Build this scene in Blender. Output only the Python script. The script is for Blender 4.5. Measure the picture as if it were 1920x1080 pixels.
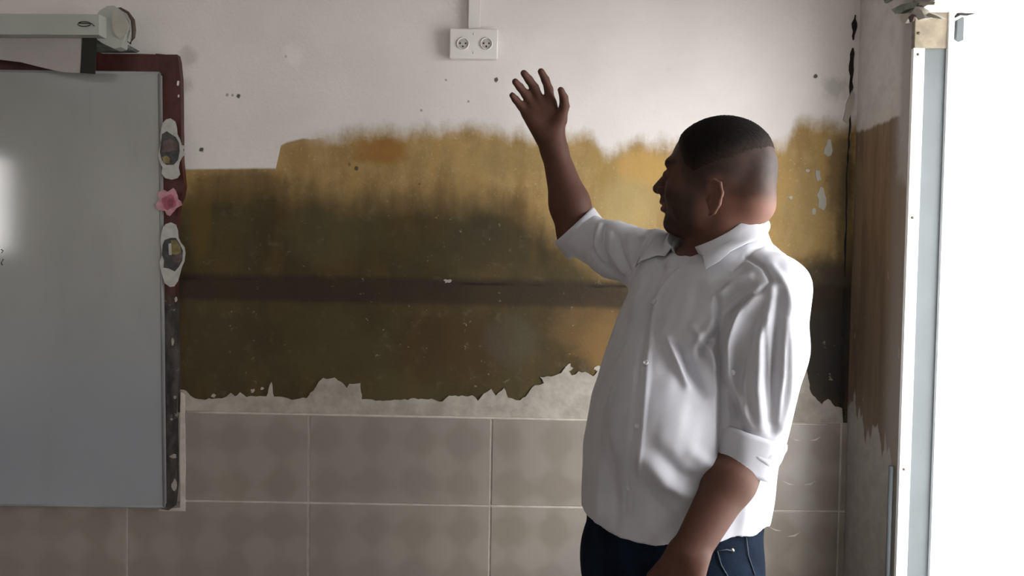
import bpy, math, random
import numpy as np
from mathutils import Vector, Matrix
random.seed(7); rng = np.random.default_rng(7)
for o in list(bpy.data.objects): bpy.data.objects.remove(o)
S = bpy.context.scene; COL = S.collection

# ------------------------------------------------------------------ camera
F = 1500.0
CAM = np.array([0.0, -2.18, 1.45])
cam = bpy.data.objects.new('camera', bpy.data.cameras.new('camera')); COL.objects.link(cam)
cam.data.sensor_width = 36; cam.data.lens = F/1920*36; cam.data.clip_start = 0.05
RM = Matrix.Rotation(math.radians(90-2.0), 3, 'X') @ Matrix.Rotation(0.0165, 3, 'Z')
cam.matrix_world = Matrix.Translation(Vector(CAM)) @ RM.to_4x4()
S.camera = cam
RN = np.array(RM)
# ------------------------------------------------------------------ world and exposure
SKY = 7.0
w = bpy.data.worlds.new('sky'); S.world = w; w.use_nodes = True
bg = w.node_tree.nodes['Background']; bg.inputs[0].default_value = (0.97, 0.98, 1.0, 1); bg.inputs[1].default_value = SKY
S.view_settings.view_transform = 'Standard'; S.view_settings.look = 'None'
S.view_settings.gamma = 1; S.view_settings.use_curve_mapping = False
S.view_settings.exposure = 0.86
try:
    S.cycles.max_bounces = 10; S.cycles.diffuse_bounces = 6
except Exception: pass

def portal(loc, rot, sx, sy):
    l = bpy.data.lights.new('opening_portal', 'AREA'); l.shape = 'RECTANGLE'; l.size = sx; l.size_y = sy
    l.cycles.is_portal = True
    o = bpy.data.objects.new('opening_portal', l); COL.objects.link(o); o.location = loc; o.rotation_euler = rot
# room extents
XL, XR, YB, YF, ZC = -4.2, 0.925, 0.0, -5.3, 2.85
DY0, DY1, DZ = -0.297, -1.36, 2.045
SILL = 0.62
T = .30                                     # thickness of the outer wall          # doorway in the right wall
portal((XR+T-.01, (DY0+DY1)/2, (DZ+SILL)/2), (0, math.radians(90), 0), DZ-SILL, DY0-DY1)
LW = (-4.72, -4.0, 1.40, 2.27)              # window in the left wall  (y0,y1,z0,z1)
portal((XL-.1, (LW[0]+LW[1])/2, (LW[2]+LW[3])/2), (0, math.radians(-90), 0), LW[3]-LW[2], LW[1]-LW[0])

RW = (-4.5, -2.9, 1.0, 2.35)                # unseen window added in the right wall, behind the camera, for fill light
portal((XR+T-.01, (RW[0]+RW[1])/2, (RW[2]+RW[3])/2), (0, math.radians(90), 0), RW[3]-RW[2], RW[1]-RW[0])

# ------------------------------------------------------------------ pixel <-> world measuring helpers
def ray(px, py):
    return RN @ np.array([(px-960)/F, -(py-540)/F, -1.0])
def onY(px, py, y=0.0):
    d = ray(px, py); return CAM + d*((y-CAM[1])/d[1])
def onX(px, py, x):
    d = ray(px, py); return CAM + d*((x-CAM[0])/d[0])
def at(px, py, depth):
    return onY(px, py, CAM[1]+depth)
def project(P):
    q = (P-CAM) @ RN
    return 960+F*q[:, 0]/-q[:, 2], 540-F*q[:, 1]/-q[:, 2]

# ------------------------------------------------------------------ node helper
class G:
    def __init__(s, name):
        s.m = bpy.data.materials.new(name); s.m.use_nodes = True
        s.t = s.m.node_tree; s.n = s.t.nodes; s.b = s.n['Principled BSDF']
        s.co = s.n.new('ShaderNodeTexCoord').outputs['Object']
    def node(s, k, **kw):
        n = s.n.new(k)
        for a, b in kw.items(): setattr(n, a, b)
        return n
    def put(s, sock, v):
        if hasattr(v, 'links') or isinstance(v, bpy.types.NodeSocket): s.t.links.new(v, sock)
        elif isinstance(v, (tuple, list)): sock.default_value = tuple(v)+((1,) if len(v) == 3 and len(sock.default_value) == 4 else ())
        else: sock.default_value = v
    def m_(s, op, a, b=0.0, c=0.0, clamp=False):
        n = s.node('ShaderNodeMath', operation=op, use_clamp=clamp)
        s.put(n.inputs[0], a); s.put(n.inputs[1], b); s.put(n.inputs[2], c); return n.outputs[0]
    def add(s, a, b): return s.m_('ADD', a, b)
    def sub(s, a, b): return s.m_('SUBTRACT', a, b)
    def mul(s, a, b): return s.m_('MULTIPLY', a, b)
    def xyz(s, v=None):
        n = s.node('ShaderNodeSeparateXYZ'); s.put(n.inputs[0], v or s.co); return n.outputs
    def comb(s, x, y, z):
        n = s.node('ShaderNodeCombineXYZ'); s.put(n.inputs[0], x); s.put(n.inputs[1], y); s.put(n.inputs[2], z); return n.outputs[0]
    def noise(s, scale, detail=3, rough=.55, vec=None, dist=0.0, col=False):
        n = s.node('ShaderNodeTexNoise'); s.put(n.inputs['Vector'], vec or s.co)
        n.inputs['Scale'].default_value = scale; n.inputs['Detail'].default_value = detail
        n.inputs['Roughness'].default_value = rough; n.inputs['Distortion'].default_value = dist
        return n.outputs['Color' if col else 'Fac']
    def smooth(s, v, lo, hi, a=0.0, b=1.0):
        n = s.node('ShaderNodeMapRange', interpolation_type='SMOOTHSTEP')
        s.put(n.inputs['Value'], v); n.inputs['From Min'].default_value = lo; n.inputs['From Max'].default_value = hi
        n.inputs['To Min'].default_value = a; n.inputs['To Max'].default_value = b; return n.outputs[0]
    def mix(s, f, a, b, mode='MIX'):
        n = s.node('ShaderNodeMix', data_type='RGBA', blend_type=mode)
        s.put(n.inputs['Factor'], f); s.put(n.inputs[6], a); s.put(n.inputs[7], b); return n.outputs[2]
    def curve(s, x, pts, x0, x1, z0, z1):
        n = s.node('ShaderNodeFloatCurve'); c = n.mapping.curves[0]
        P = [((a-x0)/(x1-x0), (b-z0)/(z1-z0)) for a, b in pts]
        P.sort()
        c.points[0].location = P[0]; c.points[1].location = P[-1]
        for p in P[1:-1]: c.points.new(*p)
        for p in c.points: p.handle_type = 'VECTOR'
        n.mapping.update()
        t = s.m_('MULTIPLY_ADD', x, 1/(x1-x0), -x0/(x1-x0))
        s.put(n.inputs['Value'], t)
        return s.m_('MULTIPLY_ADD', n.outputs[0], z1-z0, z0)
    def bump(s, h, strength=.5, dist=.002):
        n = s.node('ShaderNodeBump'); n.inputs['Strength'].default_value = strength; n.inputs['Distance'].default_value = dist
        s.put(n.inputs['Height'], h); s.t.links.new(n.outputs[0], s.b.inputs['Normal'])
    def out(s, col, rough=.6, metal=0.0, spec=.5):
        s.put(s.b.inputs['Base Color'], col); s.put(s.b.inputs['Roughness'], rough)
        s.b.inputs['Metallic'].default_value = metal; s.b.inputs['Specular IOR Level'].default_value = spec
        return s.m

def sr(r, g, b):
    f = lambda c: ((c/255+.055)/1.055)**2.4 if c > 10 else c/255/12.92
    return (f(r), f(g), f(b))
def plain(name, col, rough=.6, metal=0.0, var=.12, scale=8, bump=.0, bscale=60, spec=.4):
    g = G(name); n = g.noise(scale, 4)
    c = g.mix(g.smooth(n, .3, .7), tuple(x*(1-var) for x in col), tuple(min(1, x*(1+var)) for x in col))
    if bump: g.bump(g.noise(bscale, 4), bump, .002)
    return g.out(c, rough, metal, spec)

# ------------------------------------------------------------------ mesh helpers
def link(name, me, mat=None, parent=None, smooth=False):
    o = bpy.data.objects.new(name, me); COL.objects.link(o)
    if mat: me.materials.append(mat)
    if parent: o.parent = parent
    if smooth: me.polygons.foreach_set('use_smooth', [True]*len(me.polygons))
    return o
def mesh(name, V, Fc):
    me = bpy.data.meshes.new(name); me.from_pydata([tuple(map(float, v)) for v in V], [], Fc); me.update(); return me
def empty(name, loc, label, cat, group=None):
    o = bpy.data.objects.new(name, None); COL.objects.link(o); o.location = loc
    tag(o, label, cat, group); o.empty_display_size = .05; return o
def tag(o, label, cat, group=None):
    o['label'] = label; o['category'] = cat
    if group: o['group'] = group
def struct(o): o['kind'] = 'structure'; return o
def boxdata(lo, hi, bev=0.0):
    import bmesh
    bm = bmesh.new()
    r = bmesh.ops.create_cube(bm, size=1)
    for v in bm.verts:
        v.co = Vector([(lo[i]+hi[i])/2 + v.co[i]*(hi[i]-lo[i]) for i in range(3)])
    if bev: bmesh.ops.bevel(bm, geom=bm.edges[:], offset=bev, segments=2, affect='EDGES', profile=.5)
    me = bpy.data.meshes.new('box'); bm.to_mesh(me); bm.free(); return me
def box(name, lo, hi, mat, parent=None, bev=0.0):
    me = boxdata([min(a, b) for a, b in zip(lo, hi)], [max(a, b) for a, b in zip(lo, hi)], bev)
    me.name = name
    return link(name, me, mat, parent, False)
def prism(name, pts, nrm, mat, parent=None, thick=.003):
    """polygon (3D points) extruded along nrm by thick, triangulated front."""
    import bmesh
    bm = bmesh.new(); nrm = Vector(nrm)
    vs = [bm.verts.new(Vector(p)) for p in pts]
    f = bm.faces.new(vs)
    r = bmesh.ops.extrude_face_region(bm, geom=[f])
    for v in [g for g in r['geom'] if isinstance(g, bmesh.types.BMVert)]: v.co += nrm*thick
    bmesh.ops.triangulate(bm, faces=[q for q in bm.faces if len(q.verts) > 4])
    bmesh.ops.recalc_face_normals(bm, faces=bm.faces)
    me = bpy.data.meshes.new(name); bm.to_mesh(me); bm.free()
    return link(name, me, mat, parent)
def tube(name, pts, r, mat, parent=None, n=10, closed=False, sx=1.0):
    pts = [Vector(p) for p in pts]; V = []; Fc = []
    rr = r if isinstance(r, (list, tuple)) else [r]*len(pts)
    up = Vector((0, 0, 1)); M = len(pts)
    for i, p in enumerate(pts):
        t = (pts[(i+1) % M if closed else min(i+1, M-1)]-pts[(i-1) % M if closed else max(i-1, 0)]).normalized()
        u = t.cross(up if abs(t.dot(up)) < .95 else Vector((1, 0, 0))).normalized(); v = t.cross(u)
        for k in range(n):
            a = 2*math.pi*k/n; V.append(p+(u*math.cos(a)+v*math.sin(a)*sx)*rr[i])
    for i in range(M if closed else M-1):
        for k in range(n):
            a = i*n; b = ((i+1) % M)*n
            Fc.append((a+k, a+(k+1) % n, b+(k+1) % n, b+k))
    if not closed: Fc.append(tuple(range(n))[::-1]); Fc.append(tuple((M-1)*n+k for k in range(n)))
    return link(name, mesh(name, V, Fc), mat, parent, True)
def lathe(name, prof, centre, axis, mat, parent=None, n=24):
    """prof: list of (radius, height along axis)"""
    q = Vector((0, 0, 1)).rotation_difference(Vector(axis)); V = []; Fc = []
    for r, h in prof:
        for k in range(n):
            a = 2*math.pi*k/n; V.append(Vector(centre)+q @ Vector((r*math.cos(a), r*math.sin(a), h)))
    for i in range(len(prof)-1):
        for k in range(n): Fc.append((i*n+k, i*n+(k+1) % n, (i+1)*n+(k+1) % n, (i+1)*n+k))
    Fc.append(tuple(range(n))[::-1]); Fc.append(tuple((len(prof)-1)*n+k for k in range(n)))
    return link(name, mesh(name, V, Fc), mat, parent, True)
def rough_line(pts, amp, step):
    """subdivide a pixel polyline and jitter it"""
    out = []
    for (a, b), (c, d) in zip(pts[:-1], pts[1:]):
        n = max(1, int(math.hypot(c-a, d-b)/step))
        for i in range(n):
            t = i/n; j = amp if i else amp*.3
            out.append((a+(c-a)*t+random.uniform(-j, j)*.5, b+(d-b)*t+random.uniform(-j, j)))
    out.append(pts[-1]); return out

# ------------------------------------------------------------------ WALL PAINT
def P2(px, py): q = onY(px, py); return q[0], q[2]
WHITE = (.73, .69, .665)
def wall_paint():
    g = G('old_wall_paint'); x, y, z = g.xyz()
    n1 = g.noise(4, 4); n2 = g.noise(22, 5, .65); n3 = g.noise(110, 3, .6)
    nv = g.noise(16, 5, .6, vec=g.comb(x, y, g.mul(z, .25)))       # vertical brushing
    # ochre oil paint, lighter old coat above and grimy below
    och = g.mix(g.smooth(g.add(g.mul(nv, .65), g.mul(n2, .35)), .38, .64), (.28, .18, .068), (.40, .28, .125))
    och = g.mix(g.smooth(nv, .45, .62, 0, .6), och, (.34, .205, .062))
    och = g.mix(g.smooth(n3, .60, .68, 0, .4), och, (.52, .42, .26))
    dark = g.mix(g.smooth(n1, .35, .65), (.050, .036, .015), (.075, .057, .024))
    dark = g.mix(g.smooth(g.noise(9, 4, vec=g.comb(g.mul(x, 1.5), y, g.mul(z, .6))), .45, .65, 0, .6), dark, (.090, .056, .020))
    dark = g.mix(g.smooth(n2, .56, .70, 0, .3), dark, (.15, .125, .08))
    D = g.curve(x, [P2(*p) for p in [(-900, 360), (340, 330), (430, 335), (560, 335), (640, 345), (760, 350), (850, 345), (950, 352), (1030, 420), (1120, 470), (1200, 500), (1300, 500), (1440, 500), (1520, 490), (1605, 470)]], -2.6, .95, .8, 2.2)
    md = g.smooth(g.sub(g.add(z, g.add(g.mul(g.sub(n1, .5), .16), g.mul(g.sub(nv, .5), .07))), D), -.10, .045, 1, 0)
    col = g.mix(md, och, dark)
    # individual stains, and darker patches towards the right corner: (px, py, rx, ry, colour, strength, edge)
    wall_patches = [(715, 283, 62, 30, (.27, .125, .025), .8), (460, 350, 110, 40, (.085, .055, .018), .5),
              (950, 300, 80, 40, (.28, .20, .08), .5), (1210, 315, 60, 40, (.46, .29, .09), .7),
              (1175, 385, 70, 60, (.40, .31, .14), .6), (1130, 300, 30, 60, (.32, .22, .07), .5),
              (1140, 650, 60, 70, (.20, .115, .04), .8), (1100, 610, 90, 60, (.15, .09, .035), .5),
              (850, 650, 130, 80, (.055, .030, .013), .6), (620, 640, 110, 90, (.065, .055, .022), .55),
              (430, 640, 90, 90, (.050, .042, .020), .5), (960, 640, 60, 60, (.085, .072, .05), .5),
              (900, 455, 110, 60, (.045, .036, .02), .5), (600, 440, 80, 70, (.10, .082, .04), .4),
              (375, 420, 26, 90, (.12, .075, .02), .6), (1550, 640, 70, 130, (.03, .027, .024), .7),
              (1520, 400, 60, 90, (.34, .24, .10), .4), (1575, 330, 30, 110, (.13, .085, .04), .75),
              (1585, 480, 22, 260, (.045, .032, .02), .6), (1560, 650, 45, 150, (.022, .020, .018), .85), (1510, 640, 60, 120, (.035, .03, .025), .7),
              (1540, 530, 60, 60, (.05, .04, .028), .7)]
    for (px, py, rx, ry, c, k) in wall_patches:
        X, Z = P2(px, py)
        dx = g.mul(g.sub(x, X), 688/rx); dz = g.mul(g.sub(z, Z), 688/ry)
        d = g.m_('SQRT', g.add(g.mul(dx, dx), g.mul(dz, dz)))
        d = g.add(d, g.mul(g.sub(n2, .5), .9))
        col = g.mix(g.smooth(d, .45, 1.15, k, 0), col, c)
    # dark line left by a removed rail
    _, zr0 = P2(760, 517); X0, Z0 = P2(760, 545); Xr, Zr = P2(1180, 553); sl = (Zr-Z0)/(Xr-X0)
    zz = g.sub(g.sub(z, Z0), g.mul(g.sub(x, X0), sl))
    ab = g.m_('ABSOLUTE', g.add(zz, g.mul(g.sub(n2, .5), .012)))
    col = g.mix(g.smooth(ab, .026, .046, .78, 0), col, (.032, .021, .014))
    ab2 = g.m_('ABSOLUTE', g.sub(g.add(zz, g.mul(g.sub(n2, .5), .01)), .022))
    col = g.mix(g.mul(g.smooth(ab2, .001, .006, 1, 0), g.smooth(n1, .45, .6, 0, .8)), col, (.012, .009, .007))
    # pale scuffs
    ns = g.noise(45, 4, .7); nb = g.noise(5, 2)
    col = g.mix(g.mul(g.smooth(ns, .63, .70, 0, .6), g.smooth(nb, .45, .6)), col, (.42, .36, .25))
    # whitewash over the top
    top = [(-900, 315), (345, 318), (525.5, 316), (527, 270), (560, 262), (600, 258), (640, 262), (665, 250), (700, 245), (740, 250), (790, 245), (850, 240), (930, 243), (990, 262), (1060, 255), (1095, 250),
           (1120, 262), (1128, 290), (1150, 290), (1165, 275), (1200, 270), (1240, 275), (1300, 270), (1440, 268), (1475, 270), (1490, 240), (1505, 232), (1605, 234)]
    T = g.curve(x, [P2(*p) for p in top], -2.6, .95, .8, 2.2)
    Xs, _ = P2(575, 300)
    soft = g.smooth(x, Xs-.03, Xs+.07, .06, 1)
    e = g.add(g.sub(z, T), g.mul(g.mul(g.sub(n2, .5), .05), soft))
    e = g.add(e, g.mul(g.mul(g.sub(nv, .5), .075), soft))
    mw = g.m_('MAXIMUM', g.smooth(e, -.003, .004), 0.0)
    mw2 = g.m_('MULTIPLY', g.smooth(e, -.030, .035), 1.0)
    mm = g.add(g.mul(mw, g.sub(1.0, soft)), g.mul(mw2, soft))
    wh = g.mix(g.smooth(n1, .35, .65), WHITE, tuple(c*.93 for c in WHITE))
    wh = g.mix(g.smooth(g.noise(30, 5, .7), .62, .75, 0, .35), wh, (.52, .47, .42))
    wh = g.mix(g.smooth(g.noise(2.2, 3), .52, .66, 0, .25), wh, (.60, .56, .52))
    # nail holes and chips in the white
    for (px, py, r) in [(930, 150, 4.2), (378, 281, 4.5), (1529, 143, 4), (426, 178, 3), (436, 179, 2.5), (447, 180, 4), (536, 106, 2.5), (790, 207, 2.2), (878, 190, 2.2), (836, 150, 2.2), (655, 308, 3), (668, 316, 4), (786, 345, 2.6)]:
        X, Z = P2(px, py)
        dx = g.mul(g.sub(x, X), 688/r); dz = g.mul(g.sub(z, Z), 688/r/1.1)
        d = g.add(g.m_('SQRT', g.add(g.mul(dx, dx), g.mul(dz, dz))), g.mul(g.sub(n3, .5), 1.5))
        wh = g.mix(g.smooth(d, .6, 1.2, .9 if r > 3.2 else .55, 0), wh, (.03, .025, .02))
        col = g.mix(g.smooth(d, .6, 1.2, .8 if r > 3.2 else .5, 0), col, (.03, .025, .02))
    for (px, py, r, c) in [(552, 102, 20, (.80, .78, .75)), (1570, 165, 24, (.30, .29, .28)), (352, 108, 20, (.36, .34, .28)), (346, 160, 16, (.40, .36, .31)), (700, 120, 60, (.66, .62, .58))]:
        X, Z = P2(px, py)
        dx = g.mul(g.sub(x, X), 688/r); dz = g.mul(g.sub(z, Z), 688/r)
        d = g.add(g.m_('SQRT', g.add(g.mul(dx, dx), g.mul(dz, dz))), g.mul(g.sub(n2, .5), 2.2))
        wh = g.mix(g.smooth(d, .3, 1.4, .5, 0), wh, c)
    col = g.mix(mm, col, wh)
    g.bump(g.add(g.add(g.mul(mm, 1.2), g.mul(n2, .8)), g.mul(n3, .35)), .55, .003)
    return g.out(col, g.smooth(mm, 0, 1, .7, .85), 0, .2)

def side_paint():
    """right wall: whitewash, brown oil paint with runs, grey skim below"""
    g = G('side_wall_paint'); x, y, z = g.xyz()
    n2 = g.noise(22, 5, .65); n3 = g.noise(110, 3, .6)
    nv = g.noise(30, 4, .6, vec=g.comb(x, y, g.mul(z, .12)))
    och = g.mix(g.smooth(nv, .35, .65), (.15, .10, .062), (.235, .165, .105))
    och = g.mix(g.smooth(z, 1.2, 1.75, .55, 0), och, (.075, .055, .042))
    ar = g.mul(g.smooth(g.add(y, g.mul(nv, .06)), -.22, -.16, 1, 0), .8)
    och = g.mix(ar, och, (.24, .21, .18))
    wh = g.mix(g.smooth(n2, .35, .65), (.58, .55, .53), (.50, .47, .45))
    zt = onX(1640, 236, XR)[2]
    e = g.add(g.sub(z, zt), g.mul(g.sub(nv, .5), .03))
    e2 = g.add(g.sub(z, zt-.16), g.mul(g.sub(nv, .5), .22))
    col = g.mix(g.smooth(e, -.006, .006), och, wh)
    col = g.mix(g.mul(g.smooth(g.add(y, g.mul(n2, .05)), -.20, -.235), g.smooth(e2, -.02, .03)), col, (.36, .335, .32))
    zb = onX(1640, 792, XR)[2]
    e3 = g.sub(g.add(z, g.mul(g.sub(nv, .5), .30)), g.add(g.mul(y, .35), zb+.04))
    low = g.mix(g.smooth(n2, .3, .7), (.27, .25, .23), (.33, .31, .29))
    col = g.mix(g.smooth(e3, -.004, .004, 1, 0), col, low)
    fl = g.smooth(g.noise(60, 4, .7, vec=g.comb(x, y, g.mul(z, .3))), .66, .70, 0, .7)
    col = g.mix(g.mul(fl, g.smooth(z, zt-.05, zt, 1, 0)), col, (.45, .38, .30))
    g.bump(g.add(g.mul(n2, .8), g.add(g.mul(nv, .6), g.mul(n3, .3))), .5, .003)
    return g.out(col, .65, 0, .3)

def tile_mat():
    g = G('beige_ceramic_tile'); x, y, z = g.xyz()
    _, zt = P2(700, 780)
    k = 2*math.pi/.125
    a = g.m_('SINE', g.mul(g.add(x, g.sub(z, zt)), k/1.0*.5*1.0)); b = g.m_('SINE', g.mul(g.sub(x, g.sub(z, zt)), k*.5))
    s = g.mul(a, b)
    s = g.add(s, g.mul(g.sub(g.noise(9, 3), .5), 2.2))
    c = g.mix(g.smooth(s, -.5, .5), (.235, .202, .168), (.285, .253, .215))
    c = g.mix(g.smooth(g.noise(2.0, 2), .4, .6, 0, .4), c, (.21, .195, .185))
    c = g.mix(g.smooth(g.noise(5.5, 3), .5, .7, 0, .35), c, (.265, .245, .20))
    g.bump(g.noise(40, 2), .12, .001)
    return g.out(c, .28, 0, .45)

M = dict(
    white_trim=plain('white_plastic', (.70, .67, .65), .4, var=.04),
    hole=plain('dark_hole', (.012, .010, .009), .8),
    plaster=plain('white_plaster', (.34, .31, .265), .85, var=.18, scale=18, bump=.8, bscale=70),
    grout=plain('white_grout', (.46, .42, .37), .8, var=.12, scale=30, bump=.4),
    ceiling=plain('ceiling_paint', (.60, .58, .56), .9, var=.05),
    room=plain('room_paint', (.55, .49, .43), .8, var=.08, bump=.3),
    floor=plain('terrazzo_floor', (.24, .21, .185), .45, var=.25, scale=60),
    board=None, maroon=None,
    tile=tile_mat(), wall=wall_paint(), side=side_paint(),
    frame=plain('white_painted_metal', (.82, .84, .84), .45, var=.04),
    frame_grey=plain('grey_metal_and_shade', (.085, .095, .10), .5, var=.06),  # dark grey carries the jamb channel's shade; also latch tab and conduit
    reveal=plain('white_reveal_paint', (.80, .80, .78), .85, var=.03),
    cream=plain('cream_filler', (.22, .185, .135), .8, var=.2, scale=30, bump=.4),
    paving=plain('pale_paving', (.62, .61, .58), .9, var=.06),
    black=plain('black_screen_border', (.014, .014, .011), .8),
    casing=plain('grey_white_casing', (.36, .37, .34), .4, var=.06),
    fabric=plain('screen_fabric', (.34, .31, .30), .85, var=.05),
    rust=plain('brown_hook', (.09, .065, .045), .5, .4, var=.3),
    chip=plain('greenish_old_plaster', (.20, .22, .20), .9, var=.3, scale=40, bump=.6),
    cap=plain('beige_cap', (.38, .36, .31), .6, var=.1),
)
def board_mat():
    g = G('whiteboard_surface'); x, y, z = g.xyz()
    c = g.mix(g.smooth(g.noise(1.6, 3), .35, .65), (.270, .273, .265), (.300, .303, .295))
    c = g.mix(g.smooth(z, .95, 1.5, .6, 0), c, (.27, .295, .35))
    c = g.mix(g.smooth(g.noise(7, 4, vec=g.comb(x, y, g.mul(z, .4))), .55, .75, 0, .25), c, (.21, .21, .22))
    return g.out(c, .075, 0, 1.0)
def maroon_mat():
    g = G('worn_maroon_wood'); x, y, z = g.xyz()
    n = g.noise(30, 5, .65, vec=g.comb(x, y, g.mul(z, .4)))
    c = g.mix(g.smooth(n, .3, .7), (.045, .014, .012), (.080, .022, .018))
    n2 = g.noise(14, 3)
    c = g.mix(g.smooth(n2, .58, .66, 0, .6), c, (.055, .035, .02))
    zs = P2(320, 560)[1]
    lowc = g.mix(g.smooth(n, .38, .62), (.022, .020, .020), (.075, .062, .055))
    lowc = g.mix(g.smooth(g.noise(40, 5, .75), .60, .66, 0, .8), lowc, (.30, .27, .24))
    c = g.mix(g.smooth(g.add(z, g.mul(n2, .12)), zs+.03, zs+.09, 1, 0), c, lowc)
    g.bump(n, .5, .002)
    return g.out(c, .45, 0, .4)
M['board'] = board_mat(); M['maroon'] = maroon_mat()

# ------------------------------------------------------------------ ROOM
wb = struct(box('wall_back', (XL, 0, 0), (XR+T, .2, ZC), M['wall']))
fl = struct(box('floor', (XL, YF, -.1), (XR+T, 0, 0), M['floor']))
ce = struct(box('ceiling', (XL-.2, YF-.2, ZC), (XR+T, .2, ZC+.12), M['ceiling']))
def joined(name, boxes, mat):
    import bmesh
    bm = bmesh.new()
    for lo, hi in boxes:
        me = boxdata([min(a, b) for a, b in zip(lo, hi)], [max(a, b) for a, b in zip(lo, hi)]); bm.from_mesh(me); bpy.data.meshes.remove(me)
    me = bpy.data.meshes.new(name); bm.to_mesh(me); bm.free(); return link(name, me, mat)
wr = struct(joined('wall_right', [((XR, DY0, 0), (XR+T, 0, ZC)), ((XR, DY1, DZ), (XR+T, DY0, ZC)), ((XR, DY1, 0), (XR+T, DY0, SILL)), ((XR, RW[1], 0), (XR+T, DY1, ZC)), ((XR, YF, 0), (XR+T, RW[0], ZC)), ((XR, RW[0], 0), (XR+T, RW[1], RW[2])), ((XR, RW[0], RW[3]), (XR+T, RW[1], ZC))], M['side']))
wl = struct(joined('wall_left', [((XL-.2, YF, 0), (XL, LW[0], ZC)), ((XL-.2, LW[1], 0), (XL, .2, ZC)), ((XL-.2, LW[0], 0), (XL, LW[1], LW[2])), ((XL-.2, LW[0], LW[3]), (XL, LW[1], ZC))], M['room']))
wf = struct(box('wall_front', (XL-.2, YF-.2, 0), (XR+T, YF, ZC), M['room']))
pv = struct(box('ground', (XR+T, -30, -.25), (30, 30, -.12), M['paving']))

# left window
w1 = struct(box('window_1', (XL-.09, LW[0], LW[2]), (XL-.05, LW[1], LW[2]+.05), M['frame']))
for lo, hi in [((LW[0], LW[3]-.05), (LW[1], LW[3])), ((LW[0], LW[2]), (LW[0]+.04, LW[3])), ((LW[1]-.04, LW[2]), (LW[1], LW[3]))]:
    box('window_frame', (XL-.09, lo[0], lo[1]), (XL-.05, hi[0], hi[1]), M['frame'], w1)

w2 = struct(box('fill_window', (XR+.05, RW[0], RW[2]), (XR+.09, RW[1], RW[2]+.05), M['frame']))  # added out of view to raise the light in the room
for lo, hi in [((RW[0], RW[3]-.05), (RW[1], RW[3])), ((RW[0], RW[2]), (RW[0]+.04, RW[3])), ((RW[1]-.04, RW[2]), (RW[1], RW[3])), (((RW[0]+RW[1])/2-.02, RW[2]), ((RW[0]+RW[1])/2+.02, RW[3]))]:
    box('window_frame', (XR+.05, lo[0], lo[1]), (XR+.09, hi[0], hi[1]), M['frame'], w2)

# tiles on the back wall (each one a part of the wall)
JV = [P2(px, 860)[0] for px in (240.5, 578.5, 921)]
tw = (JV[2]-JV[0])/2
ztop = P2(1000, 784)[1]
th = .2455
yt = -.008
joints = [JV[0]+tw*i for i in range(-4, 5)]
xcorner = P2(1572, 860)[0]
x350 = P2(349, 860)[0]
grout = box('grout', (XL+1.0, -.0055, 0.0), (XR, 0, ztop+.001), M['grout'], wb)
J = .0055
def tile(x0, x1, z0, z1):
    return box('tile', (x0, yt, z0), (x1, -.002, z1), M['tile'], wb, .0012)
# tile lines drop to the right in the photograph: each course follows the same slight fall
for r in range(5):
    z1 = ztop-r*th; z0 = max(0.005, z1-th+J)
    if z1 < .03: break
    for i in range(len(joints)-1):
        a, b = joints[i]+J/2, joints[i+1]-J/2
        if r == 0 and b < x350: continue
        if r == 0: a = max(a, x350)
        b = min(b, xcorner)
        if b-a < .02: continue
        tile(a, b, z0, z1)
tile(xcorner+J, XR-.001, ztop-th+J, ztop)
tile(xcorner+J, XR-.001, ztop-2*th+J, ztop-th)
# raised bead of grout along the top of the tiles and caulk by the board
tube('caulk', [onY(px, 773+(px-350)*.0195, -.006) for px in range(350, 1585, 40)], .0035, M['grout'], wb, 8)
prism('caulk', [onY(*p, -.004) for p in rough_line([(341, 735), (347, 740), (349, 800), (349, 957), (300, 957), (300, 953), (340, 950), (339, 840)], .8, 14)], (0, -1, 0), M['grout'], wb, .008)
# plaster skim above the tiles, ragged upper edge
edge = [(338, 730), (350, 733), (357, 742), (372, 748), (410, 747), (425, 744), (433, 736), (441, 743), (450, 735), (462, 744), (500, 743), (506, 722), (509, 716), (514, 744), (555, 749), (575, 746), (588, 733), (598, 716), (606, 709), (628, 708),
        (640, 716), (650, 727), (655, 719), (676, 719), (678, 748), (705, 751), (745, 749), (790, 747), (830, 752), (842, 742), (885, 741), (896, 752), (907, 738), (921, 729), (930, 742), (945, 727), (952, 745), (975, 750), (990, 738), (1003, 722), (1020, 718), (1012, 706), (1040, 704), (1052, 700), (1061, 688), (1072, 703),
        (1085, 696), (1104, 700), (1112, 706), (1121, 694), (1132, 702), (1200, 712), (1350, 715), (1440, 705), (1500, 716), (1512, 696), (1519, 735), (1540, 758), (1552, 748), (1565, 762), (1578, 765)]
low = [(1580, 797), (1200, 789), (800, 781), (338, 771)]
prism('plaster_skim', [onY(*p, 0) for p in rough_line(edge, 2.2, 6)+low], (0, -1, 0), M['plaster'], wb, .0035)
for (cx, cy, rx, ry) in [(840, 527, 9, 5), (1066, 690, 9, 10), (1120, 690, 8, 8), (474, 733, 5, 5), (492, 728, 4, 4), (400, 742, 6, 4), (1540, 372, 11, 26), (1534, 330, 7, 16), (1553, 282, 10, 22), (1526, 398, 7, 9), (1482, 371, 5, 5), (1515, 320, 5, 5)]:
    pl = []
    for k in range(11):
        a = 2*math.pi*k/11; q = random.uniform(.45, 1.0); pl.append(onY(cx+rx*q*math.cos(a)+(cy-372)*0, cy+ry*q*math.sin(a), 0))
    prism('pale_fleck', pl, (0, -1, 0), M['plaster'] if cy > 600 else M['cap'], wb, .002)
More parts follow.
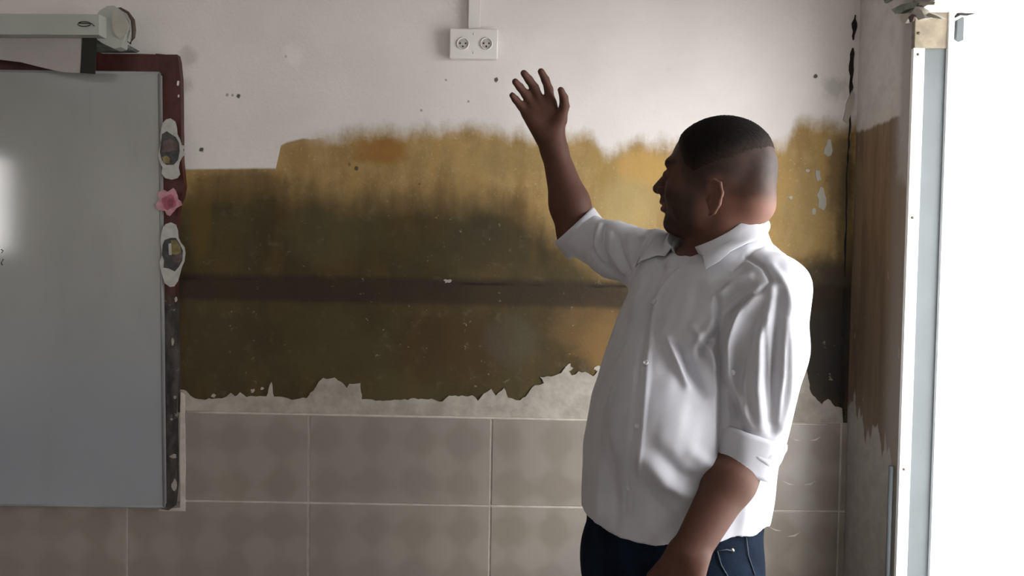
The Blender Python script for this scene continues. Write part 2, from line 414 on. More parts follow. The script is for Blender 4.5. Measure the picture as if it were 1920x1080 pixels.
for (cx, cy) in [(1490, 822), (1528, 822), (1478, 905), (1518, 905), (1452, 991), (1488, 1002)]:
    s = 1 if cx % 100 < 95 and cx in (1490, 1478, 1452) else -1
    prism('pale_fleck', [onY(cx-12, cy-4*s, yt), onY(cx, cy+1, yt), onY(cx+12, cy+4*s, yt), onY(cx+2, cy+4, yt)], (0, -1, 0), M['grout'], wb, .0012)  # small pale ticks on the tile faces
# dark gap in the corner between the walls
def crack(pxs, wd):
    L = []; R_ = []
    for (px, py, k) in pxs:
        for q in (-1, 1): (L if q < 0 else R_).append(onY(px+q*wd*k, py, -.0015))
    prism('corner_gap', L+R_[::-1], (0, -1, 0), M['hole'], wb, .0012)
def crk(a, n, wd):
    pts = []
    for i in range(n+1):
        t = i/n; pts.append((a[0]+(a[2]-a[0])*t+random.uniform(-1, 1), a[1]+(a[3]-a[1])*t, (.35+random.random()*.75)*(0.3 if i in (0, n) else 1)))
    crack(pts, wd)
crk((1603, 28, 1600, 75), 6, 5); crk((1598, 90, 1595, 185), 9, 4.5); crk((1595, 195, 1589, 310), 9, 2.2)
crk((1588, 310, 1584, 520), 12, 2.0); crk((1584, 540, 1580, 640), 8, 3.0); crk((1580, 640, 1577, 792), 10, 7)
# filler ridges near the corner
prism('plaster_skim', [onY(*p, 0) for p in rough_line([(1596, 170), (1588, 190), (1580, 225), (1588, 232), (1598, 205), (1602, 178)], 1, 8)], (0, -1, 0), M['cap'], wb, .004)

# ------------------------------------------------------------------ DOORWAY
d1 = struct(box('window_3', (XR+.002, DY1, SILL), (XR+.086, DY0, SILL+.02), M['frame']))
# jamb: white front strip, recessed channel with its shade put into dark grey, outer lip
tz = onX(1712, 92, XR)[2]
box('frame_strip', (XR-.004, DY0-.012, SILL), (XR+.022, DY0, tz), M['frame'], d1, .001)
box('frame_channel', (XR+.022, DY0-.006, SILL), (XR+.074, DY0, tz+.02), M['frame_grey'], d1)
box('frame_lip', (XR+.074, DY0-.016, SILL), (XR+.086, DY0, tz+.1), M['frame'], d1, .001)
box('jamb_filler', (XR-.002, DY0-.010, tz), (XR+.078, DY0, DZ-.006), M['cream'], d1, .002)
for zz in (onY(1716, 102, DY0-.012)[2], onY(1705, 408, DY0-.012)[2], onY(1711, 62, DY0-.012)[2], onY(1690, 880, DY0-.012)[2]):
    lathe('screw', [(.0035, 0), (.003, .0015)], (XR+.006, DY0-.012, zz), (0, -1, 0), M['rust'], d1, 10)
box('reveal', (XR+.086, DY0-.004, SILL), (XR+T, DY0, DZ), M['reveal'], d1)
box('reveal', (XR+.0, DY1, SILL), (XR+T, DY1+.004, DZ), M['reveal'], d1)
box('soffit', (XR+.0, DY1, DZ-.006), (XR+T, DY0, DZ), M['reveal'], d1)
yr = DY0-.0055
tube('reveal_crack', [onY(a, b, yr) for a, b in [(1762, 36), (1775, 33), (1790, 32), (1800, 25), (1812, 27), (1830, 24), (1850, 23), (1875, 19), (1900, 18), (1930, 15)]], [.0018, .002, .002, .0045, .003, .0018, .0022, .0018, .0022, .0018], M['hole'], d1, 8)
prism('latch_tab', [onY(a, b, yr) for a, b in [(1791, 40), (1800, 34), (1803, 36), (1802, 77), (1797, 79), (1789, 74)]], (0, -1, 0), M['frame_grey'], d1, .010)
# sill and far jamb
box('window_sill', (XR+.086, DY1, SILL), (XR+T, DY0, SILL+.015), M['paving'], d1)
box('frame_strip', (XR-.004, DY1, SILL), (XR+.022, DY1+.012, DZ), M['frame'], d1, .001)
# dark joint between wall and frame
box('joint', (XR-.0015, DY0, .0), (XR+.0005, DY0+.006, 2.1), M['hole'] if False else M['chip'], d1)
# conduit at the foot of the jamb
tube('conduit', [(XR-.012, -.285, 0), (XR-.012, -.285, .6), (XR-.012, -.285, onX(1668, 872, XR-.012)[2])], .006, M['frame_grey'], wr, 10)
# broken plaster at the head of the opening
def chip(pxs, x, th, mat):
    prism('broken_plaster', [onX(px, py, x) for px, py in pxs], (-1, 0, 0), mat, wr, th)
chip([(1680, 18), (1700, 8), (1722, 3), (1733, 6), (1726, 14), (1708, 18), (1697, 26), (1688, 26)], XR, .012, M['chip'])
chip([(1700, 30), (1706, 26), (1722, 24), (1730, 12), (1742, 20), (1748, 34), (1735, 38), (1728, 30), (1716, 36), (1710, 44), (1702, 40)], XR, .016, M['cap'])
chip([(1706, 32), (1712, 27), (1718, 30), (1714, 40), (1709, 42)], XR-.016, .004, M['maroon'])
chip([(1725, 4), (1762, 3), (1760, 9), (1728, 10)], XR, .010, M['cap'])
chip([(1661, 0), (1680, -6), (1672, 2), (1664, 6)], XR, .006, M['chip'])
chip([(1742, 30), (1760, 34), (1775, 36), (1768, 31), (1750, 24)], XR, .01, M['cap'])

# ------------------------------------------------------------------ OLD BOARD FRAME + WHITEBOARD
def PY(px, py, y): return Vector(onY(px, py, y))
of = empty('chalkboard_frame', PY(322, 950, 0), 'maroon-painted wooden frame with worn dark lower edge behind the whiteboard', 'frame')
def inv(o, root): o.matrix_parent_inverse = Matrix.Translation(-Vector(root.location)); return o
stile = [(298, 104), (338, 106), (341, 118), (344, 150), (345, 200), (346, 300), (349, 330), (351, 350), (348, 368), (341, 385), (337, 420), (335, 540), (336, 600), (338, 660), (340, 700), (337, 760), (336, 820), (337, 900), (333, 945), (322, 953), (308, 950), (300, 500)]
o = prism('stile', [onY(*p, 0) for p in rough_line(stile, .9, 18)], (0, -1, 0), M['maroon'], None, .020); o.parent = of; inv(o, of)
o = prism('top_rail', [onY(*p, 0) for p in rough_line([(-500, 100), (190, 101), (200, 104), (298, 105), (300, 140), (-500, 140)], .7, 30)], (0, -1, 0), M['maroon'], None, .019); o.parent = of; inv(o, of)
# chips of bare paint on the stile
for (a, b, rx, ry) in [(334, 156, 3, 7), (335, 180, 2, 5), (330, 562, 4, 8), (328, 745, 4, 4), (322, 786, 3, 3), (325, 855, 9, 5), (327, 910, 6, 14), (324, 640, 3, 9)]:
    pl = [onY(a+rx*random.uniform(.5, 1)*math.cos(k*.7), b+ry*random.uniform(.5, 1)*math.sin(k*.7), -.020) for k in range(9)]
    o = prism('paint_chip', pl, (0, -1, 0), M['plaster'] if b > 500 else M['white_trim'], None, .001); o.parent = of; inv(o, of)

wbd = empty('whiteboard', PY(0, 540, -.04), 'large glossy grey-white whiteboard mounted over the maroon frame', 'whiteboard')
bl = [onY(-500, 127, -.036), onY(296, 137, -.036), onY(300, 140, -.036), onY(308, 947, -.036), onY(305, 951, -.036), onY(-500, 941, -.036)]
o = prism('panel', bl, (0, 1, 0), M['board'], None, .014); o.parent = wbd; inv(o, wbd)
for pts in ([(299, 137), (308, 950)], [(299, 137), (-500, 127)], [(308, 950), (-500, 941)]):
    o = tube('edge_trim', [onY(*pts[0], -.034), onY(*pts[1], -.034)], .004, plain('edge_trim_grey', (.20, .20, .20), .4) if 'etg' not in M else M['etg'], None, 8); M['etg'] = o.data.materials[0]
    o.parent = wbd; inv(o, wbd)
ink = M['hole']
for s in ([(2, 468), (6, 470), (3, 474)], [(6, 486), (2, 494), (5, 497)]):
    o = tube('pen_mark', [onY(a, b, -.0365) for a, b in s], .0012, ink, None, 6); o.parent = wbd; inv(o, wbd)

# ------------------------------------------------------------------ PROJECTION SCREEN
ps = empty('projection_screen', PY(100, 55, -.06), 'white roll-up projector screen with black-edged fabric above the whiteboard', 'screen')
def child(o, root): o.parent = root; inv(o, root); return o
yc = -.095
a = onY(-500, 48, yc); b = onY(196, 52, yc)
prof = [(-.028, .026), (.0, .028), (.03, .026), (.034, .0), (.03, -.022), (0, -.026), (-.028, -.026)]
V = []; Fc = []
for q, e in ((0, a), (1, b)):
    for (dy, dz) in prof: V.append(e+np.array((0, dy, dz)))
n = len(prof)
for k in range(n): Fc.append((k, (k+1) % n, n+(k+1) % n, n+k))
Fc += [tuple(range(n)), tuple(range(2*n-1, n-1, -1))]
child(link('casing', mesh('casing', V, Fc), M['casing']), ps)
capo = [(188, 40), (198, 26), (212, 18), (224, 17), (238, 26), (246, 40), (248, 58), (243, 78), (238, 94), (225, 97), (205, 88), (190, 78)]
child(prism('end_cap', [onY(*p, -.055) for p in capo], (0, -1, 0), M['casing'], None, .03), ps)
child(prism('cap_plate', [onY(*p, -.086) for p in [(210, 24), (222, 22), (236, 34), (243, 48), (238, 62), (226, 73), (217, 66), (211, 46)]], (0, -1, 0), M['cap'], None, .004), ps)
child(tube('hook', [onY(p[0], p[1], -.075) for p in [(214, 18), (226, 16), (240, 24), (249, 38), (251, 56), (250, 70), (244, 82), (240, 78)]], [.0025, .0035, .004, .0055, .0055, .0045, .003, .002], M['rust'], None, 10), ps)
child(prism('wall_bracket', [onY(*p, -.0) for p in [(180, 84), (240, 88), (262, 96), (256, 99), (196, 99), (182, 99)]], (0, -1, 0), M['chip'], None, .058), ps)
fab = [(-500, 69), (153, 72), (152, 137), (120, 136), (98, 131), (80, 127), (40, 117), (0, 112), (-500, 70)]
child(prism('fabric', [onY(*p, -.09) for p in fab], (0, -1, 0), M['fabric'], None, .002), ps)
child(prism('black_border', [onY(*p, -.091) for p in [(155, 71), (182, 71), (181, 100), (179, 139), (168, 138), (151, 137), (153, 110)]], (0, -1, 0), M['black'], None, .0025), ps)
lp = [(146+15*(1-math.cos(t))/2*1.6, 45+4.5*math.sin(t)) for t in np.linspace(0, 2*math.pi*.94, 18)]+[(172, 44), (177, 49)]
child(tube('pull_cord', [onY(p[0], p[1], -.128) for p in lp], .0011, M['hole'], None, 6), ps)

# ------------------------------------------------------------------ STICKERS
gw = plain('pale_grey_card', (.40, .39, .365), .7, var=.12, scale=50); gd = plain('dark_grey_print', (.050, .052, .050), .7, var=.3, scale=60)
ml = plain('mauve_print', (.10, .068, .066), .7, var=.3, scale=60); yl = plain('olive_yellow_print', (.20, .155, .065), .7, var=.3, scale=60)
pk = plain('pink_card', (.31, .085, .115), .7, var=.2, scale=50); pkl = plain('pale_pink_card', (.42, .21, .23), .7, var=.15, scale=50)
def sticker(name, label, cat, layers):
    c = np.mean([onY(*p, -.022) for p in layers[0][1]], axis=0)
    r = empty(name, c, label, cat, 'paper cut-outs stuck on the maroon frame')
    y = -.040
    for i, (nm, pts, mat) in enumerate(layers):
        child(prism(nm, [onY(*p, y-.0012*i) for p in pts], (0, -1, 0), mat, None, .0012 if i else .0015), r)
    return r
sticker('paper_ornament', 'upper white scalloped paper ornament with grey and mauve centre', 'decoration', [
    ('backing', [(312, 224), (320, 222), (329, 228), (332, 240), (333, 252), (338, 262), (341, 272), (348, 274), (343, 281), (348, 289), (341, 296), (337, 304), (335, 314), (338, 327), (333, 334), (322, 337), (310, 334), (303, 325), (305, 314), (300, 304), (297, 292), (299, 280), (302, 268), (301, 255), (303, 240), (306, 230)], gw),
    ('grey_patch', [(304, 252), (313, 246), (320, 251), (330, 257), (336, 268), (337, 283), (334, 300), (326, 309), (312, 309), (304, 300), (300, 286), (302, 268)], gd),
    ('mauve_patch', [(306, 266), (318, 260), (331, 267), (334, 280), (320, 284), (304, 286)], ml),
    ('yellow_patch', [(304, 295), (312, 291), (319, 297), (318, 307), (308, 306)], yl)])
rose = []
for k in range(26):
    a_ = 2*math.pi*k/26; q = 1+.16*math.sin(5*a_+.6)+.07*math.sin(9*a_); rose.append((316+22*q*math.cos(a_), 378+23*q*math.sin(a_)))
inner = [(317+13*(1+.15*math.sin(4*t))*math.cos(t), 379+14*(1+.15*math.sin(4*t))*math.sin(t)) for t in np.linspace(0, 2*math.pi, 15)[:-1]]
core = [(320+6*math.cos(t), 380+8*math.sin(t)) for t in np.linspace(0, 2*math.pi, 9)[:-1]]
sticker('paper_flower', 'small pink paper flower between the two white ornaments', 'decoration', [('petal_edge', rose, pkl), ('petal', inner, pk), ('centre', core, plain('deep_pink_card', (.22, .05, .075), .7))])
sticker('paper_ornament', 'lower white scalloped paper ornament with dark and olive centre', 'decoration', [
    ('backing', [(311, 420), (321, 417), (330, 421), (334, 432), (335, 446), (340, 456), (346, 463), (348, 474), (346, 490), (341, 501), (338, 513), (334, 527), (327, 537), (319, 538), (309, 531), (305, 517), (301, 503), (300, 490), (304, 478), (303, 466), (301, 455), (303, 438), (306, 426)], gw),
    ('dark_patch', [(309, 450), (320, 446), (330, 446), (338, 459), (343, 470), (342, 488), (336, 500), (328, 509), (316, 503), (307, 502), (308, 488), (304, 478), (305, 460)], gd),
    ('olive_patch', [(321, 450), (330, 450), (338, 462), (340, 474), (330, 478), (321, 476)], yl),
    ('mauve_patch', [(322, 482), (332, 478), (342, 474), (342, 487), (334, 493), (324, 490)], ml),
    ('pale_stripe', [(316, 457), (321, 456), (322, 478), (317, 478)], gw)])

# ------------------------------------------------------------------ SOCKET + TRUNKING
sk = empty('double_socket', PY(889, 82, 0), 'white double wall socket plate below the vertical trunking', 'socket')
yS = -.030
pl = [onY(843, 53, yS), onY(933, 54, yS), onY(933, 109, yS), onY(843, 109, yS)]
lo = np.min(pl, axis=0); hi = np.max(pl, axis=0)
child(box('back_box', (lo[0]+.003, 0, lo[2]+.003), (hi[0]-.003, yS+.008, hi[2]-.003), M['white_trim'], None, .002), sk)
child(box('face_plate', (lo[0], yS+.008, lo[2]), (hi[0], yS, hi[2]), M['white_trim'], None, .003), sk)
for cx, cy in ((868, 82), (912, 82)):
    c = onY(cx, cy, yS)
    rg = child(lathe('outlet', [(.0165, -.001), (.0165, .003), (.0140, .0035), (.0135, -.0005)], c, (0, -1, 0), M['white_trim'], None, 28), sk)
    rg2 = child(lathe('outlet_well', [(.0142, .0002), (.0136, .0006)], c, (0, -1, 0), plain('well_grey', (.50, .47, .45), .5) if 'well' not in M else M['well'], None, 24), sk); M['well'] = rg2.data.materials[0]
    for dx, dz in ((-.0075, .001), (.0070, .001), (0, -.007)):
        child(lathe('pin_hole', [(.0023, .0008), (.0019, .0018)], c+np.array((dx, 0, dz)), (0, -1, 0), M['hole'], None, 12), sk)
for zz in (0, 1):
    child(lathe('screw', [(.0028, 0), (.0024, .001)], ((lo[0]+hi[0])/2, yS, (lo[2]*.5+hi[2]*.5)+(zz-.5)*.05), (0, -1, 0), M['white_trim'], None, 12), sk)
tr = empty('cable_trunking', PY(888, 30, 0), 'white vertical cable trunking running up the wall from the socket', 'trunking')
t0 = onY(878, 50, -.022); t1 = onY(900, 50, -.022)
child(box('channel', (t0[0]+.001, 0, lo[2]+.06), (t1[0]-.001, -.018, ZC-.002), M['white_trim'], None), tr)
child(box('lid', (t0[0], -.018, lo[2]+.08), (t1[0], -.022, ZC-.002), M['white_trim'], None, .001), tr)

# ================================================================== PERSON
def nz(v): v = np.asarray(v, float); return v/np.linalg.norm(v)
class Field:
    def __init__(s, lo, hi, h):
        s.lo = np.array(lo, float); s.h = h; s.n = np.ceil((np.array(hi)-s.lo)/h).astype(int)+1
        s.a = np.full(tuple(s.n), 1.0, np.float32)
    def sl(s, lo, hi):
        i0 = np.clip(np.floor((np.array(lo)-s.lo)/s.h).astype(int), 0, s.n); i1 = np.clip(np.ceil((np.array(hi)-s.lo)/s.h).astype(int)+1, 0, s.n)
        ax = [(s.lo[k]+s.h*np.arange(i0[k], i1[k])).astype(np.float32) for k in range(3)]
        return tuple(slice(i0[k], i1[k]) for k in range(3)), ax[0][:, None, None], ax[1][None, :, None], ax[2][None, None, :]
    def put(s, fn, lo, hi, k=.01, op='u'):
        m = k+.03
        q, x, y, z = s.sl(np.array(lo)-m, np.array(hi)+m)
        if 0 in s.a[q].shape: return
        d = fn(x, y, z).astype(np.float32); a = s.a[q]
        if op == 'u':
            h = np.maximum(k-np.abs(a-d), 0)/k; s.a[q] = np.minimum(a, d)-h*h*k*.25
        else:
            d = -d; h = np.maximum(k-np.abs(a-d), 0)/k; s.a[q] = np.maximum(a, d)+h*h*k*.25
    def cap(s, p, q, r0, r1, k=.01, op='u'):
        p = np.asarray(p, float); q = np.asarray(q, float); d = q-p; L = float(d@d)+1e-12; r = max(r0, r1)
        def fn(x, y, z):
            X, Y, Z = x-p[0], y-p[1], z-p[2]
            t = np.clip((X*d[0]+Y*d[1]+Z*d[2])/L, 0, 1)
            return np.sqrt((X-t*d[0])**2+(Y-t*d[1])**2+(Z-t*d[2])**2)-(r0+(r1-r0)*t)
        s.put(fn, np.minimum(p, q)-r, np.maximum(p, q)+r, k, op)
    def ell(s, c, r, R=None, k=.01, op='u'):
        c = np.asarray(c, float); r = np.asarray(r, float); R = np.eye(3) if R is None else R   # columns = local axes
        ext = np.sqrt(((R*r[None, :])**2).sum(1))
        def fn(x, y, z):
            X, Y, Z = x-c[0], y-c[1], z-c[2]
            u = [(X*R[0, i]+Y*R[1, i]+Z*R[2, i])/r[i] for i in range(3)]
            k0 = np.sqrt(u[0]**2+u[1]**2+u[2]**2)+1e-6
            k1 = np.sqrt((u[0]/r[0])**2+(u[1]/r[1])**2+(u[2]/r[2])**2)+1e-6
            return k0*(k0-1)/k1
        s.put(fn, c-ext, c+ext, k, op)
    def surface(s, iso=0.0, smooth=2):
        a = s.a-iso; a = np.pad(a, 1, constant_values=1.0); neg = a < 0; nx, ny, nz_ = a.shape
        cnt = np.zeros((nx-1, ny-1, nz_-1), np.int8)
        for i in (0, 1):
            for j in (0, 1):
                for k in (0, 1): cnt += neg[i:nx-1+i, j:ny-1+j, k:nz_-1+k]
        act = np.argwhere((cnt > 0) & (cnt < 8)); del cnt
        idx = np.full((nx-1, ny-1, nz_-1), -1, np.int32); idx[tuple(act.T)] = np.arange(len(act))
        acc = np.zeros((len(act), 3)); w_ = np.zeros(len(act))
        C = [(i, j, k) for i in (0, 1) for j in (0, 1) for k in (0, 1)]
        val = {c: a[act[:, 0]+c[0], act[:, 1]+c[1], act[:, 2]+c[2]] for c in C}
        for c in C:
            for ax in range(3):
                if c[ax] == 0:
                    e = list(c); e[ax] = 1; e = tuple(e)
                    va, vb = val[c], val[e]; m = (va < 0) != (vb < 0)
                    t = np.where(m, va/np.where(m, va-vb, 1), 0)
                    p = np.tile(np.array(c, float), (len(act), 1)); p[:, ax] += t
                    acc[m] += p[m]; w_[m] += 1
        V = (act+acc/w_[:, None]-1)*s.h+s.lo
        Q = []
        for ax in range(3):
            o1, o2 = (ax+1) % 3, (ax+2) % 3
            sa = [slice(None)]*3; sb = [slice(None)]*3; sa[ax] = slice(0, -1); sb[ax] = slice(1, None)
            ch = neg[tuple(sa)] != neg[tuple(sb)]
            e = np.argwhere(ch)
            e = e[(e[:, o1] > 0) & (e[:, o2] > 0) & (e[:, o1] < a.shape[o1]-1) & (e[:, o2] < a.shape[o2]-1)]
            ins = neg[tuple(e.T)]
            def g(d1, d2):
                f = e.copy(); f[:, o1] -= d1; f[:, o2] -= d2; return idx[tuple(f.T)]
            q = np.stack([g(1, 1), g(0, 1), g(0, 0), g(1, 0)], 1)
            q[~ins] = q[~ins][:, ::-1]; Q.append(q)
        Q = np.concatenate(Q)
        for _ in range(smooth): V = relax(V, Q)
        return V, Q
def relax(V, Q, f=.6):
    acc = np.zeros_like(V); c = np.zeros(len(V))
    for i in range(4):
        a, b = Q[:, i], Q[:, (i+1) % 4]
        for k in range(3): acc[:, k] += np.bincount(a, V[b, k], len(V))+np.bincount(b, V[a, k], len(V))
        c += np.bincount(a, minlength=len(V))+np.bincount(b, minlength=len(V))
    return V+(acc/np.maximum(c, 1)[:, None]-V)*f
def normals(V, Q):
    n = np.cross(V[Q[:, 2]]-V[Q[:, 0]], V[Q[:, 3]]-V[Q[:, 1]]); N = np.zeros_like(V)
    for i in range(4):
        for k in range(3): N[:, k] += np.bincount(Q[:, i], n[:, k], len(V))
    return N/(np.linalg.norm(N, axis=1)[:, None]+1e-12)
def qmesh(name, V, Q, mat, parent=None, cols=None):
    me = bpy.data.meshes.new(name); me.vertices.add(len(V)); me.vertices.foreach_set('co', V.astype(np.float32).ravel())
    me.loops.add(Q.size); me.loops.foreach_set('vertex_index', Q.astype(np.int32).ravel())
    me.polygons.add(len(Q)); me.polygons.foreach_set('loop_start', np.arange(0, Q.size, 4, dtype=np.int32))
    me.update(calc_edges=True)
    if cols is not None:
        at_ = me.color_attributes.new('tint', 'FLOAT_COLOR', 'POINT')
        at_.data.foreach_set('color', np.concatenate([cols, np.ones((len(V), 1))], 1).astype(np.float32).ravel())
    return link(name, me, mat, parent, True)
_W = rng.normal(size=(40, 3)); _P = rng.uniform(0, 6.28, 40)
def wnoise(V, scale, n=12, off=0):
    r = np.zeros(len(V))
    for i in range(n): r += np.sin(V@(nz(_W[(i+off) % 40])*scale*(1+.12*i))+_P[(i+off) % 40])
    return r/n**.5
def sstep(x, a, b): t = np.clip((x-a)/(b-a), 0, 1); return t*t*(3-2*t)

# ---- frames and joints
f_ = nz((-.84, -.54, 0)); l_ = nz((.54, -.84, 0)); u_ = np.array((0, 0, 1.))
hy = math.radians(28)
hf = np.array((-math.cos(hy), math.sin(hy), .03)); hf = nz(hf); hl = nz(np.cross(u_, hf)); hu = np.cross(hf, hl)
HR = np.stack([hf, hl, hu], 1)
HC = at(1337, 333, 1.60)
def H(a, b, c): return HC+HR@np.array((a, b, c))
SL = at(1447, 548, 1.46); EL = at(1402, 843, 1.43); WL = at(1290, 1040, 1.35)
SRt = at(1228, 492, 1.72); ER = at(1084, 438, 1.88); WR = at(1038, 277, 1.86)
NB = at(1362, 470, 1.61)
TS = [  # z, px centre at depth 1.6, lateral radius, depth radius
    (.80, 1266, .176, .168), (.92, 1269, .184, .172), (.99, 1273, .190, .176), (1.08, 1281, .192, .180), (1.18, 1294, .192, .176),
    (1.28, 1312, .190, .160), (1.36, 1330, .187, .146), (1.42, 1341, .176, .130), (1.455, 1346, .145, .115), (1.49, 1352, .090, .088), (1.56, 1360, .062, .062)]
TZ = [t[0] for t in TS]; TX = [at(t[1], 540, 1.60)[0] for t in TS]; TA = [t[2] for t in TS]; TB = [t[3] for t in TS]
TY = CAM[1]+1.60
def torso(F_, grow, z0, z1, k=.02, e=2.3):
    def fn(x, y, z):
        cx = np.interp(z, TZ, TX); a = np.interp(z, TZ, TA)+grow; b = np.interp(z, TZ, TB)+grow
        X, Y = x-cx, y-TY
        u = np.abs(X*l_[0]+Y*l_[1])/a; v = np.abs(X*f_[0]+Y*f_[1])/b
        r = (u**e+v**e)**(1/e)
        d = (r-1)*np.minimum(a, b)
        return np.maximum(d, np.maximum(z0-z, z-z1))
    F_.put(fn, (.1, TY-.25, z0), (.65, TY+.25, z1), k)

# ---- body: one continuous surface (head, neck, trunk core, arms, hands)
B = Field((-.04, -.95, .70), (.64, -.20, 1.95), .0030)
torso(B, -.022, .86, 1.5)
B.cap(H(-.020, 0, -.045), NB-np.array((0, 0, .03)), .063, .076, .02)
B.cap(NB-np.array((0, 0, .07)), SL-np.array((0, 0, .012)), .04, .04, .03); B.cap(NB-np.array((0, 0, .08)), SRt-np.array((0, 0, .015)), .035, .036, .03)
# head
B.ell(H(-.016, 0, .028), (.101, .079, .089), HR, .01)
B.ell(H(.030, 0, -.020), (.062, .064, .082), HR, .02)
B.ell(H(.026, 0, -.068), (.060, .062, .044), HR, .02)
B.ell(H(.070, 0, -.094), (.026, .030, .022), HR, .018)
B.ell(H(.010, 0, -.100), (.060, .050, .026), HR, .02)          # soft under-chin
for s in (-1, 1):
    B.ell(H(.050, .036*s, -.032), (.034, .030, .034), HR, .015)
    B.ell(H(.024, .052*s, -.070), (.034, .016, .030), HR, .015)
B.ell(H(-.078, 0, -.050), (.046, .056, .046), HR, .025)         # nape
B.ell(H(-.092, 0, .004), (.026, .048, .046), HR, .025)
B.cap(H(.078, -.034, .026), H(.078, .034, .026), .012, .012, .012)
B.cap(H(.083, 0, .016), H(.112, 0, -.022), .0085, .0115, .008)
for s in (-1, 1):
    B.ell(H(.099, .0125*s, -.027), (.011, .008, .009), HR, .006)
    B.ell(H(.095, .031*s, .002), (.014, .017, .012), HR, .010, 's')
    B.ell(H(.082, .031*s, .001), (.012, .015, .012), HR, .004)
    B.ell(H(.106, .007*s, -.034), (.004, .003, .004), HR, .003, 's')
B.ell(H(.090, 0, -.046), (.014, .026, .012), HR, .010)
B.ell(H(.095, 0, -.0505), (.0115, .023, .0068), HR, .005)
B.ell(H(.093, 0, -.0640), (.0115, .020, .0078), HR, .005)
B.ell(H(.106, 0, -.0572), (.010, .022, .0015), HR, .003, 's')
for s in (-1, 1):   # ears
    o0 = lambda a, b, c: H(-.024+a, (.079+b)*s, -.044+c)
    ER_ = np.stack([nz(hf*.93+hl*s*-.35), nz(hl*s*.93+hf*.35), hu], 1)
    B.ell(o0(0, .002, 0), (.017, .006, .030), ER_, .006)
    rim = [(.012, .001, -.020), (.016, -.002, .004), (.012, .001, .022), (0, .007, .031), (-.013, .013, .024), (-.018, .015, .006), (-.013, .011, -.014), (-.002, .004, -.030), (.007, 0, -.034)]
    for p, q in zip(rim[1:-1], rim[2:]): B.cap(o0(*p), o0(*q), .0042, .0042, .004)
    B.ell(o0(.004, .006, -.004), (.008, .006, .013), ER_, .004, 's')
    B.ell(o0(.012, .003, -.003), (.004, .004, .006), ER_, .004)
# arms
B.cap(SL, EL, .052, .040, .02); B.cap(EL, EL+(WL-EL)*.3, .040, .0425, .02); B.cap(EL+(WL-EL)*.3, WL, .0425, .031, .02)
B.cap(SRt, ER, .050, .044, .02); B.cap(ER, ER+(WR-ER)*.35, .048, .045, .02); B.cap(ER+(WR-ER)*.35, WR, .045, .0285, .02)
# right hand (raised): palm and five fingers
D = 1.855
def zp(a, b, d=0.0): return at(940+a/3.087, 110+b/3.087, D+d)
pw = zp(300, 500)
for (a, b, r) in [(150, 322, .0125), (187, 285, .014), (232, 262, .0145), (285, 262, .015)]:
    B.cap(zp(285+(a-230)*.55, 455), zp(a, b), .019, r, .010)
B.cap(zp(300, 450, -.006), zp(338, 360, -.012), .021, .016, .012)    # ball of the thumb
B.cap(zp(250, 440, -.004), zp(180, 350, -.004), .018, .013, .012)
B.cap(WR, zp(290, 450), .0285, .022, .02)
fing = [[(145, 318, 0), (112, 272, -.004), (84, 238, -.012), (63, 212, -.024)],
        [(187, 285, 0), (140, 205, -.006), (108, 165, -.016), (80, 133, -.032)],
        [(232, 262, 0), (192, 168, -.006), (160, 122, -.014), (130, 84, -.028)],
        [(285, 262, 0), (275, 180, -.004), (255, 122, -.010), (230, 74, -.020)],
        [(345, 350, -.012), (365, 275, -.018), (362, 228, -.026), (344, 180, -.038)]]
rad = [(.0102, .0093, .0086, .0075), (.0108, .0099, .0091, .0081), (.0114, .0104, .0094, .0083), (.0114, .0104, .0094, .0083), (.0135, .0115, .0100, .0078)]
TIPS = []
for fg, rr in zip(fing, rad):
    for i in range(3): B.cap(zp(*fg[i]), zp(*fg[i+1]), rr[i], rr[i+1], .0045 if i else .008)
    TIPS.append((zp(*fg[2]), zp(*fg[3]), rr[3]))
# left hand (hanging, mostly below the frame)
dl = nz(WL-EL)*.45+np.array((-.10, -.06, -1.0))*.75; dl = nz(dl)
sd = nz(np.cross(dl, (-.5, -1, 0))); pn = nz(np.cross(sd, dl))
def hp(a, b, c): return WL+dl*a+sd*b+pn*c
for b in (-.027, -.009, .009, .026): B.cap(hp(.0, b*.6, 0), hp(.085, b, 0), .020, .0145, .012)
for b, L in ((-.029, .060), (-.010, .074), (.009, .080), (.027, .070)):
    B.cap(hp(.088, b, 0), hp(.088+L*.45, b*1.05, -.008), .0105, .0095, .006)
    B.cap(hp(.088+L*.45, b*1.05, -.008), hp(.088+L*.75, b*1.05, -.024), .0095, .0088, .004)
    B.cap(hp(.088+L*.75, b*1.05, -.024), hp(.088+L*.9, b*1.05, -.042), .0088, .0078, .004)
B.cap(hp(.02, .022, -.006), hp(.058, .048, -.020), .020, .014, .010); B.cap(hp(.058, .048, -.020), hp(.088, .056, -.030), .0125, .0110, .005); B.cap(hp(.088, .056, -.030), hp(.112, .054, -.040), .0110, .0090, .004)
V, Q = B.surface(0, 3)
# tint: skin, lips, beard stubble and faded haircut
hv = (V-HC)@HR
skin = np.array((.082, .036, .024)); col = np.tile(skin, (len(V), 1))
palm = np.array((.19, .095, .070))
inhead = (V[:, 2] > HC[2]-.14) & (np.linalg.norm(V-HC, axis=1) < .17)
a, b, c = hv.T
near_ear = np.exp(-(((a+.024)/.024)**2+((c+.044)/.040)**2)**2)*(np.abs(b) > .07)
